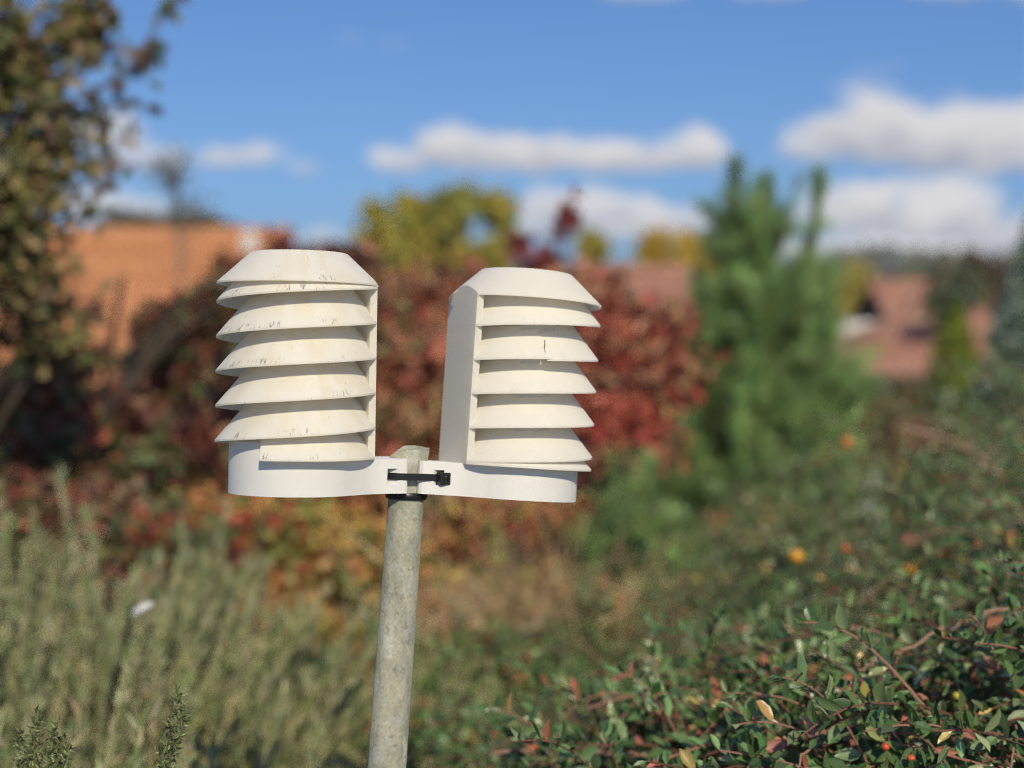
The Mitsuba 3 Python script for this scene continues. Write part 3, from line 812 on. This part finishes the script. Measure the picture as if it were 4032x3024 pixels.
r = np.random.default_rng(87)
t = thing('dry_grass_clump', 'straw-brown tangle of dry grass right of the pole, below the right shield', 'grass')
s = Soup()
n = 1000
c = at(2080, 2420, 3.1)
pos = c + r.normal(size=(n, 3)) * [0.16, 0.12, 0.05] - [0, 0, 0.05]
leaves(s, 'needle', pos, unit(r.normal(size=(n, 3)) * [0.9, 0.6, 0.5] + [0.15, 0, 0.6]), rand_dir(n, r), r.uniform(0.06, 0.17, n), 0.006, palette([(0.46, 0.33, 0.18), (0.38, 0.26, 0.13), (0.30, 0.24, 0.11), (0.52, 0.40, 0.24)], n, r, 0.2))
labels[s.done('blades', 'mat_leaf', t)] = {'kind': 'stuff'}
for i in range(30):
    a = c + r.normal(size=3) * [0.15, 0.10, 0.02] - [0, 0, 0.10]
    b = a + [0.10 * r.normal() + 0.05, 0.05 * r.normal(), r.uniform(0.15, 0.30)]
    v, f = tube(np.array([a, (a + b) / 2 + 0.01 * r.normal(size=3), b]), [0.002, 0.0017, 0.0012], 5)
    put('stalk', (v, f), 'mat_leaf', t, smooth=True, color=np.tile([0.45, 0.32, 0.19], (len(v), 1)))


# ------------------------------------------------------------------ conifers
def bottlebrush(s, p, radius, n, cols, r, length, width, up=0.4):
    tone = np.exp(0.10 + 0.42 * r.normal())
    q = np.linspace(0, 1, len(p))
    k = r.random(n)
    pos = np.stack([np.interp(k, q, p[:, c]) for c in range(3)], 1)
    d = unit(p[-1] - p[0])
    ax = unit(rand_dir(n, r) + d * (0.5 + up))
    leaves(s, 'needle', pos, ax, rand_dir(n, r), length * r.uniform(0.7, 1.15, n), width, np.clip(tone * palette(cols, n, r, 0.22), 0, 0.8))


r = np.random.default_rng(91)
t = thing('pine_tree', 'green young pine with three upright tips right of the shields', 'tree')
PINE = [(0.116, 0.221, 0.074), (0.169, 0.298, 0.092), (0.247, 0.362, 0.129), (0.258, 0.271, 0.104), (0.129, 0.258, 0.116)]
Yp = 5.2
root = at(3020, 2100, Yp)
root[2] = gz(root[0], root[1]) - 0.03
s = Soup()
bk = (0.11, 0.075, 0.05)
for u, v in ((2895, 640), (3020, 705), (3225, 690)):
    p = PchipInterpolator([0, .35, .7, 1], np.array([root, at(3010, 1700, Yp), at(3010 + (u - 3010) * 0.75, 1100, Yp), at(u, v, Yp)]))(np.linspace(0, 1, 14))
    vv, f = tube(p, np.linspace(0.035, 0.008, 14), 7)
    put('trunk', (vv, f), 'mat_bark', t, smooth=True, color=np.tile(bk, (len(vv), 1)))
    bottlebrush(s, p[8:], 0.06, 640, PINE, r, 0.060, 0.005, 0.8)
    bottlebrush(s, p[12:], 0.06, 130, PINE, r, 0.065, 0.006, 0.2)
outline = [(700, 40, 40), (900, 140, 160), (1100, 200, 215), (1300, 290, 190), (1500, 320, 320), (1700, 380, 390), (1900, 440, 330), (2050, 390, 240)]
ov = np.array(outline, float)
for i in range(165):                                                      # each limb ends in a spray of upturned shoots
    v = 800 + 1250 * r.random() ** 0.8
    l, rt = np.interp(v, ov[:, 0], ov[:, 1]), np.interp(v, ov[:, 0], ov[:, 2])
    a = r.uniform(0, 2 * np.pi)
    ce = at(3020, v + 90, Yp)
    rad = (rt if np.cos(a) > 0 else l) * Yp / F * r.uniform(0.40, 1.12)
    e = ce + np.array([np.cos(a) * rad, np.sin(a) * rad * 0.9, 0])
    p = PchipInterpolator([0, .5, 1], np.array([ce - [0, 0, 0.10], (ce + e) / 2 - [0, 0, 0.05], e]))(np.linspace(0, 1, 6))
    vv, f = tube(p, np.linspace(0.011, 0.005, 6), 5)
    put('branch', (vv, f), 'mat_bark', t, smooth=True, color=np.tile(bk, (len(vv), 1)))
    bottlebrush(s, p[3:], 0.05, 60, PINE, r, 0.06, 0.0055, 0.4)
    for j in range(6):
        d = unit(np.array([np.cos(a), np.sin(a), 0]) * 0.5 + [0, 0, 0.9] + 0.55 * r.normal(size=3))
        L = r.uniform(0.09, 0.19)
        st = e - (e - ce) * r.uniform(0, 0.35)
        q = np.array([st, st + d * L * 0.5 + [0, 0, 0.005], st + d * L + [0, 0, 0.03]])
        bottlebrush(s, q, 0.05, 82, PINE, r, 0.062, 0.0055, 0.5)
labels[s.done('needles', 'mat_leaf', t)] = {'kind': 'stuff'}
t = thing('pine_tree', 'low spreading green pine left of and in front of the taller pine', 'tree')
s = Soup()
root = at(2560, 2250, 3.6)
root[2] = gz(root[0], root[1]) - 0.03
top = at(2560, 1980, 3.6)
vv, f = tube(np.array([root, (root + top) / 2, top]), [0.025, 0.018, 0.01], 7)
put('trunk', (vv, f), 'mat_bark', t, smooth=True, color=np.tile(bk, (len(vv), 1)))
for i in range(200):
    u, v = r.normal(2560, 115), r.normal(2180, 160)
    e = at(u, v, 3.6 + 0.10 * r.normal())
    b0 = e + [0.05 * r.normal(), 0.05, -0.12]
    p = PchipInterpolator([0, .5, 1], np.array([b0, (b0 + e) / 2 + [0, 0, 0.01], e]))(np.linspace(0, 1, 5))
    bottlebrush(s, p, 0.05, 70, PINE, r, 0.055, 0.005, 0.5)
    if i < 40:
        vv, f = tube(p, np.linspace(0.005, 0.003, 5), 5)
        put('branch', (vv, f), 'mat_bark', t, smooth=True, color=np.tile(bk, (len(vv), 1)))
labels[s.done('needles', 'mat_leaf', t)] = {'kind': 'stuff'}


def cone_tree(label, u, vtop, vbot, Yd, half, cols, n, seed, name='thuja_tree', size=0.05, group=None, tiers=0):
    r = np.random.default_rng(seed)
    t = thing(name, label, 'tree', group)
    top = at(u, vtop, Yd)
    bot = top.copy()
    bot[2] = gz(top[0], top[1])
    H = top[2] - bot[2]
    put('trunk', tube(np.array([bot - [0, 0, 0.05], bot + [0, 0, H * 0.5], top - [0, 0, H * 0.05]]), [0.02 * H, 0.013 * H, 0.004 * H], 7), 'mat_bark', t, smooth=True, color=np.tile([0.10, 0.07, 0.05], (7 * 3 + 2, 1)))
    k = r.random(n) ** 0.75                                               # 0 at the tip
    a = r.uniform(0, 2 * np.pi, n)
    W = half * Yd / F
    vis = (vbot - vtop) * Yd / F
    prof = W * np.clip(k * H / vis, 0, 1) ** 0.75
    if tiers:
        prof = prof * (0.62 + 0.38 * np.abs(np.sin(k * H / vis * tiers * np.pi + 2 * np.sin(a * 2))))
    rad = prof * (0.55 + 0.5 * r.random(n) ** 0.5) * (0.85 + 0.3 * meshkit.noise(np.stack([np.cos(a) * 2, np.sin(a) * 2, k * 14], -1)))
    pos = np.stack([top[0] + rad * np.cos(a), top[1] + rad * np.sin(a), top[2] - k * H * 0.97], 1)
    out = np.stack([np.cos(a), np.sin(a), 0 * a], 1)
    ax = unit(out * (0.9 if tiers else 0.35) + np.array([0, 0, -0.1 if tiers else 1.0]) + 0.4 * r.normal(size=(n, 3)))
    s = Soup()
    leaves(s, 'flat', pos, ax, unit(out + 0.5 * r.normal(size=(n, 3))), size * r.uniform(0.7, 1.3, n), size * 0.42, palette(cols, n, r, 0.2))
    labels[s.done('crown', 'mat_leaf', t)] = {'kind': 'stuff'}


THUJA = [(0.167, 0.225, 0.023), (0.235, 0.283, 0.034), (0.117, 0.167, 0.023)]
cone_tree('tall yellow-green thuja column in front of the pink roof on the right', 3765, 1215, 1800, 15, 175, THUJA, 5200, 101, size=0.09)
cone_tree('yellow-green thuja column right of the tall one, half behind it', 3880, 1440, 1850, 14, 150, THUJA, 4200, 102, size=0.09)
cone_tree('small yellow-green thuja left of the tall one', 3555, 1500, 1800, 16, 90, THUJA, 3200, 103, size=0.09)
SPRUCE = [(0.196, 0.278, 0.213), (0.278, 0.358, 0.278), (0.148, 0.196, 0.148), (0.358, 0.423, 0.326)]
cone_tree('blue-grey spruce cut off by the right edge of the photo', 4130, 800, 2100, 11, 330, SPRUCE, 16000, 104, 'spruce_tree', 0.11, tiers=9)

# ------------------------------------------------------------------ houses
def tiled_slope(a, b, c, d, rows, cols, wave=0.035, lift=0.03):
    """A roof slope with corners a, b (eave, left to right) and c, d (ridge, right to left): overlapping courses of rounded tiles."""
    a, b, c, d = (np.asarray(q, float) for q in (a, b, c, d))
    nrm = unit(np.cross(b - a, d - a))
    m = cols * 6 + 1
    sq = np.linspace(0, 1, m)
    V, Fc, n = [], [], 0
    for k in range(rows):
        for t0, off in ((k / rows, lift), ((k + 1) / rows, 0.0)):
            e0, e1 = a + (d - a) * t0, b + (c - b) * t0
            V.append(e0 + (e1 - e0) * sq[:, None] + nrm * (off + wave * np.abs(np.sin(sq[:, None] * np.pi * cols))))
        i = np.arange(m - 1) + n
        Fc += [np.stack([i, i + 1, i + 1 + m], 1), np.stack([i, i + 1 + m, i + m], 1)]
        if k < rows - 1:                                                  # the butt of the course above
            j = i + m
            Fc += [np.stack([j, j + 1, j + 1 + m], 1), np.stack([j, j + 1 + m, j + m], 1)]
        n += 2 * m
    return np.vstack(V), np.vstack(Fc)


def prism_wall(pts_low, z_top, thick=0.25):
    return trimesh.creation.extrude_polygon(Polygon(pts_low), z_top)


def house(key, x0, x1, y0, y1, ridge_z, eave_z, tile, wall, over=0.45, along='x', rows=14, cols=40, hip=0.0):
    """A gabled house, its ridge along x or y."""
    zg = float(gz((x0 + x1) / 2, (y0 + y1) / 2)) - 1.0
    xm, ym = (x0 + x1) / 2, (y0 + y1) / 2
    o = over
    if along == 'x':
        sl = (ridge_z - eave_z) / (ym - y0)
        ez = eave_z - sl * o
        A = tiled_slope([x0 - o, y0 - o, ez], [x1 + o, y0 - o, ez], [x1 + o, ym, ridge_z], [x0 - o + hip, ym, ridge_z], rows, cols)
        B = tiled_slope([x1 + o, y1 + o, ez], [x0 - o, y1 + o, ez], [x0 - o + hip, ym, ridge_z], [x1 + o, ym, ridge_z], rows, cols)
        if hip:
            e = tiled_slope([x0 - o, y1 + o, ez], [x0 - o, y0 - o, ez], [x0 - o + hip, ym, ridge_z], [x0 - o + hip, ym + 0.02, ridge_z], rows, 20)
            A = np.vstack([A[0], e[0]]), np.vstack([A[1], e[1] + len(A[0])])
        gable = [[x0, y0], [x0, y1], [x1, y0], [x1, y1]]
        prof = Polygon([(y0, zg), (y1, zg), (y1, eave_z - 0.06), (ym, ridge_z - 0.06), (y0, eave_z - 0.06)])
        m = trimesh.creation.extrude_polygon(prof if not hip else sbox(y0, zg, y1, eave_z - 0.06), x1 - x0)
        v = m.vertices
        body = (np.stack([x0 + v[:, 2], v[:, 0], v[:, 1]], 1), m.faces)
        rc = tube(np.array([[x0 - o + hip, ym, ridge_z + 0.02], [xm, ym, ridge_z + 0.02], [x1 + o, ym, ridge_z + 0.02]]), 0.13, 10)
    else:
        sl = (ridge_z - eave_z) / (xm - x0)
        ez = eave_z - sl * o
        A = tiled_slope([x0 - o, y1 + o, ez], [x0 - o, y0 - o, ez], [xm, y0 - o, ridge_z], [xm, y1 + o, ridge_z], rows, cols)
        B = tiled_slope([x1 + o, y0 - o, ez], [x1 + o, y1 + o, ez], [xm, y1 + o, ridge_z], [xm, y0 - o, ridge_z], rows, cols)
        prof = Polygon([(x0, zg), (x1, zg), (x1, eave_z - 0.06), (xm, ridge_z - 0.06), (x0, eave_z - 0.06)])
        m = trimesh.creation.extrude_polygon(prof, y1 - y0)
        v = m.vertices
        body = (np.stack([v[:, 0], y1 - v[:, 2], v[:, 1]], 1), m.faces)
        rc = tube(np.array([[xm, y0 - o, ridge_z + 0.02], [xm, ym, ridge_z + 0.02], [xm, y1 + o, ridge_z + 0.02]]), 0.13, 10)
    put('wall', body, 'mat_mineral', key, color=clay(body[0], wall))
    rv = np.vstack([A[0], B[0]])
    put('roof', (rv, np.vstack([A[1], B[1] + len(A[0])])), 'mat_mineral', key, color=clay(rv, tile))
    put('ridge_cap', rc, 'mat_mineral', f'{key}__roof', smooth=True, color=clay(rc[0], tile))


def boxat(c, size):
    return trimesh.creation.box(size).apply_translation(c)


# the orange roof on the left
h = thing('house', 'house with the large orange tiled roof on the left, half hidden by shrubs', 'house')
l, rr_ = at(-700, 945, 16.5), at(985, 945, 16.5)
house(h, l[0], rr_[0], 12.6, 20.4, rr_[2], 0.42, 'orange', 'render', rows=20, cols=44)
c = at(372, 1212, 14.2)
put('skylight', boxat(c + [0, 0.0, 0.02], [0.17, 0.24, 0.10]), 'mat_dark_wood', f'{h}__roof')
c = at(985, 955, 15.9)
put('chimney', boxat(c, [0.15, 0.15, 0.20]), 'mat_strut', f'{h}__roof')

# the pink roof in the middle
h = thing('house', 'far house with a pale pink tiled roof left of the pine', 'house')
l, q = at(2380, 1070, 30), at(2660, 1070, 30)
house(h, l[0] - 0.3, q[0], 27.5, 33, q[2], q[2] - 1.35, 'pink', 'render', over=0.3, rows=9, cols=10)

# the houses on the right
h = thing('house', 'far house on the right with a dark wooden gable and a white wall', 'house')
c = at(3440, 1125, 36)
house(h, c[0], c[0] + 1.25, 34, 38, c[2], c[2] - 0.80, 'pink', 'render', over=0.12, rows=8, cols=6)
tri = trimesh.creation.extrude_polygon(Polygon([(34.05, -0.84), (37.95, -0.84), (36, -0.10)]), 0.05)
v = tri.vertices
put('gable_boarding', (np.stack([c[0] - 0.01 - v[:, 2], v[:, 0], c[2] + v[:, 1]], 1), tri.faces), 'mat_dark_wood', f'{h}__wall')
l, q = at(3325, 1268, 33.5), at(3540, 1268, 33.5)
put('annex_wall', boxat([(l[0] + q[0]) / 2, 33.7, l[2] - 1.2], [q[0] - l[0], 0.4, 2.4]), 'mat_base', h)
h = thing('house', 'far house on the right under a wide pink tiled roof behind the thuja columns', 'house')
l, q = at(3370, 1480, 27.6), at(3990, 1240, 31)
house(h, l[0] + 0.4, q[0], 28.0, 34.0, q[2], q[2] - 0.90, 'pink', 'render', over=0.4, rows=9, cols=14, hip=1.75)

# ------------------------------------------------------------------ far trees
YEL = [(0.446, 0.347, 0.058), (0.331, 0.297, 0.058), (0.214, 0.223, 0.058), (0.496, 0.397, 0.082)]
plant('yellow_tree', 'large far tree turning yellow-green between the two shields', 'tree',
      [blob(1600, 790, 32, 70, 100), blob(1480, 880, 32, 90, 130), blob(1650, 900, 32, 110, 150), blob(1820, 790, 32, 170, 70), blob(1950, 850, 32, 95, 110), blob(1600, 1010, 32, 220, 90), blob(2000, 960, 32, 60, 90), blob(1880, 1000, 32, 150, 70, w=0.4), blob(1760, 900, 32, 150, 110, w=0.16)],
      8200, 0.22, YEL, 111, clumps=260, spread=0.2, nb=14, r0=0.16, kind='flat', shell=0.2, droop=0.8, weights=[3, 3, 3, 1], foot=at(1720, 1000, 32))
plant('yellow_tree', 'far orange-yellow tree left of the pine top', 'tree', [blob(2570, 980, 42, 70, 85), blob(2720, 1000, 42, 100, 80), blob(2800, 1030, 42, 60, 90)],
      2600, 0.26, [(0.58, 0.36, 0.05), (0.56, 0.40, 0.07), (0.42, 0.34, 0.07)], 113, clumps=70, spread=0.28, nb=8, r0=0.16, kind='flat', shell=0.2)
plant('yellow_tree', 'small far yellow-green tree right above the right shield', 'tree', [blob(2330, 985, 40, 65, 75)], 900, 0.26, YEL, 115, clumps=26, spread=0.3, nb=6, r0=0.12, kind='flat', shell=0.2)
plant('yellow_tree', 'round far yellow tree right of the pine', 'tree', [blob(3370, 1100, 45, 115, 70), blob(3330, 1160, 45, 120, 70)], 1700, 0.30, [(0.50, 0.43, 0.12), (0.44, 0.40, 0.12), (0.36, 0.35, 0.11)], 117, clumps=50, spread=0.3, nb=8, r0=0.16, kind='flat', shell=0.2)
GRN = [(0.122, 0.163, 0.090), (0.179, 0.204, 0.122), (0.081, 0.106, 0.065), (0.211, 0.179, 0.114)]
plant('green_tree', 'far grey-green tree behind the houses on the right', 'tree', [blob(3700, 1110, 44, 150, 60), blob(3640, 1160, 44, 130, 70), blob(3800, 1150, 44, 130, 90), blob(3720, 1210, 29, 110, 60)], 4200, 0.30, GRN, 119, clumps=90, spread=0.28, nb=8, r0=0.18, kind='flat', shell=0.2)
plant('green_tree', 'far brownish tree with a pointed top near the right edge', 'tree', [blob(3835, 1040, 50, 55, 70), blob(3850, 1110, 50, 90, 90), blob(3930, 1090, 50, 90, 60)], 1900, 0.30, [(0.11, 0.08, 0.065), (0.13, 0.10, 0.07), (0.08, 0.07, 0.05), (0.25, 0.17, 0.07)], 121, clumps=60, spread=0.28, nb=8, r0=0.18, kind='flat', shell=0.2)
plant('green_tree', 'row-like brownish green tree behind the orange roof ridge', 'tree', [blob(520, 905, 27, 170, 40), blob(760, 900, 27, 130, 45), blob(880, 930, 27, 100, 50)], 2400, 0.18, [(0.12, 0.10, 0.045), (0.09, 0.08, 0.045), (0.07, 0.07, 0.04)], 123, clumps=70, spread=0.28, nb=8, r0=0.12, kind='flat', shell=0.2)
plant('bare_tree', 'thin half-bare grey tree above the orange roof', 'tree', [blob(690, 720, 9, 130, 150), blob(760, 850, 9, 150, 80), blob(640, 640, 9, 120, 80)], 240, 0.05, [(0.14, 0.14, 0.10), (0.10, 0.10, 0.08), (0.16, 0.12, 0.09)], 125, clumps=70, spread=0.3, nb=45, r0=0.004, kind='mid', shell=0.1, bark=(0.20, 0.18, 0.17))
plant('red_far_tree', 'dull red tree behind the left shield top', 'tree', [blob(1120, 1000, 9, 90, 50), blob(1350, 1040, 9, 160, 60)], 900, 0.07, [(0.16, 0.05, 0.045), (0.11, 0.05, 0.045), (0.13, 0.085, 0.05)], 127, clumps=40, spread=0.3, nb=10, r0=0.03, shell=0.2)
# the wooded rise on the horizon
r = np.random.default_rng(131)
s = Soup()
n = 26000
az = r.uniform(-0.62, 0.62, n)
Yd = r.uniform(170, 260, n)
hgt = 10.2 + 2.6 * meshkit.fbm(np.stack([az * 26, 0 * az, 0 * az], -1), 4, 2) + 2.0 * (az > 0.2)
z0 = gz(Yd * np.tan(az), Yd)
pos = np.stack([Yd * np.tan(az), Yd, z0 + (hgt - 3.2) * r.random(n) ** 0.5], 1)
leaves(s, 'flat', pos, unit(rand_dir(n, r) + [0, 0, 0.4]), unit(rand_dir(n, r) + [0, -1, 0.4]), r.uniform(0.8, 1.7, n), 0.9, palette([(0.14, 0.16, 0.165), (0.16, 0.17, 0.145), (0.13, 0.145, 0.16), (0.20, 0.17, 0.12)], n, r))
k = s.done('distant_wood', 'mat_leaf')
labels[k] = {'label': 'dark distant wood along the horizon behind the houses', 'category': 'wood', 'kind': 'stuff'}

# a small pale scrap caught in the low shrubs behind the lavender
r = np.random.default_rng(5)
g = trimesh.creation.icosphere(3)
v = g.vertices * [0.013, 0.009, 0.0055]
v = v * (1 + 0.45 * (meshkit.fbm(g.vertices * 2.2 + 5, 3, 4)[:, None] - 0.5))
v = v @ Ro.from_euler('y', -28, degrees=True).as_matrix().T
k = put('white_scrap', (v + at(562, 2395, 1.72), g.faces), 'mat_strut', smooth=True)
labels[k] = {'label': 'small crumpled white scrap caught among the blurred lavender stalks', 'category': 'scrap'}
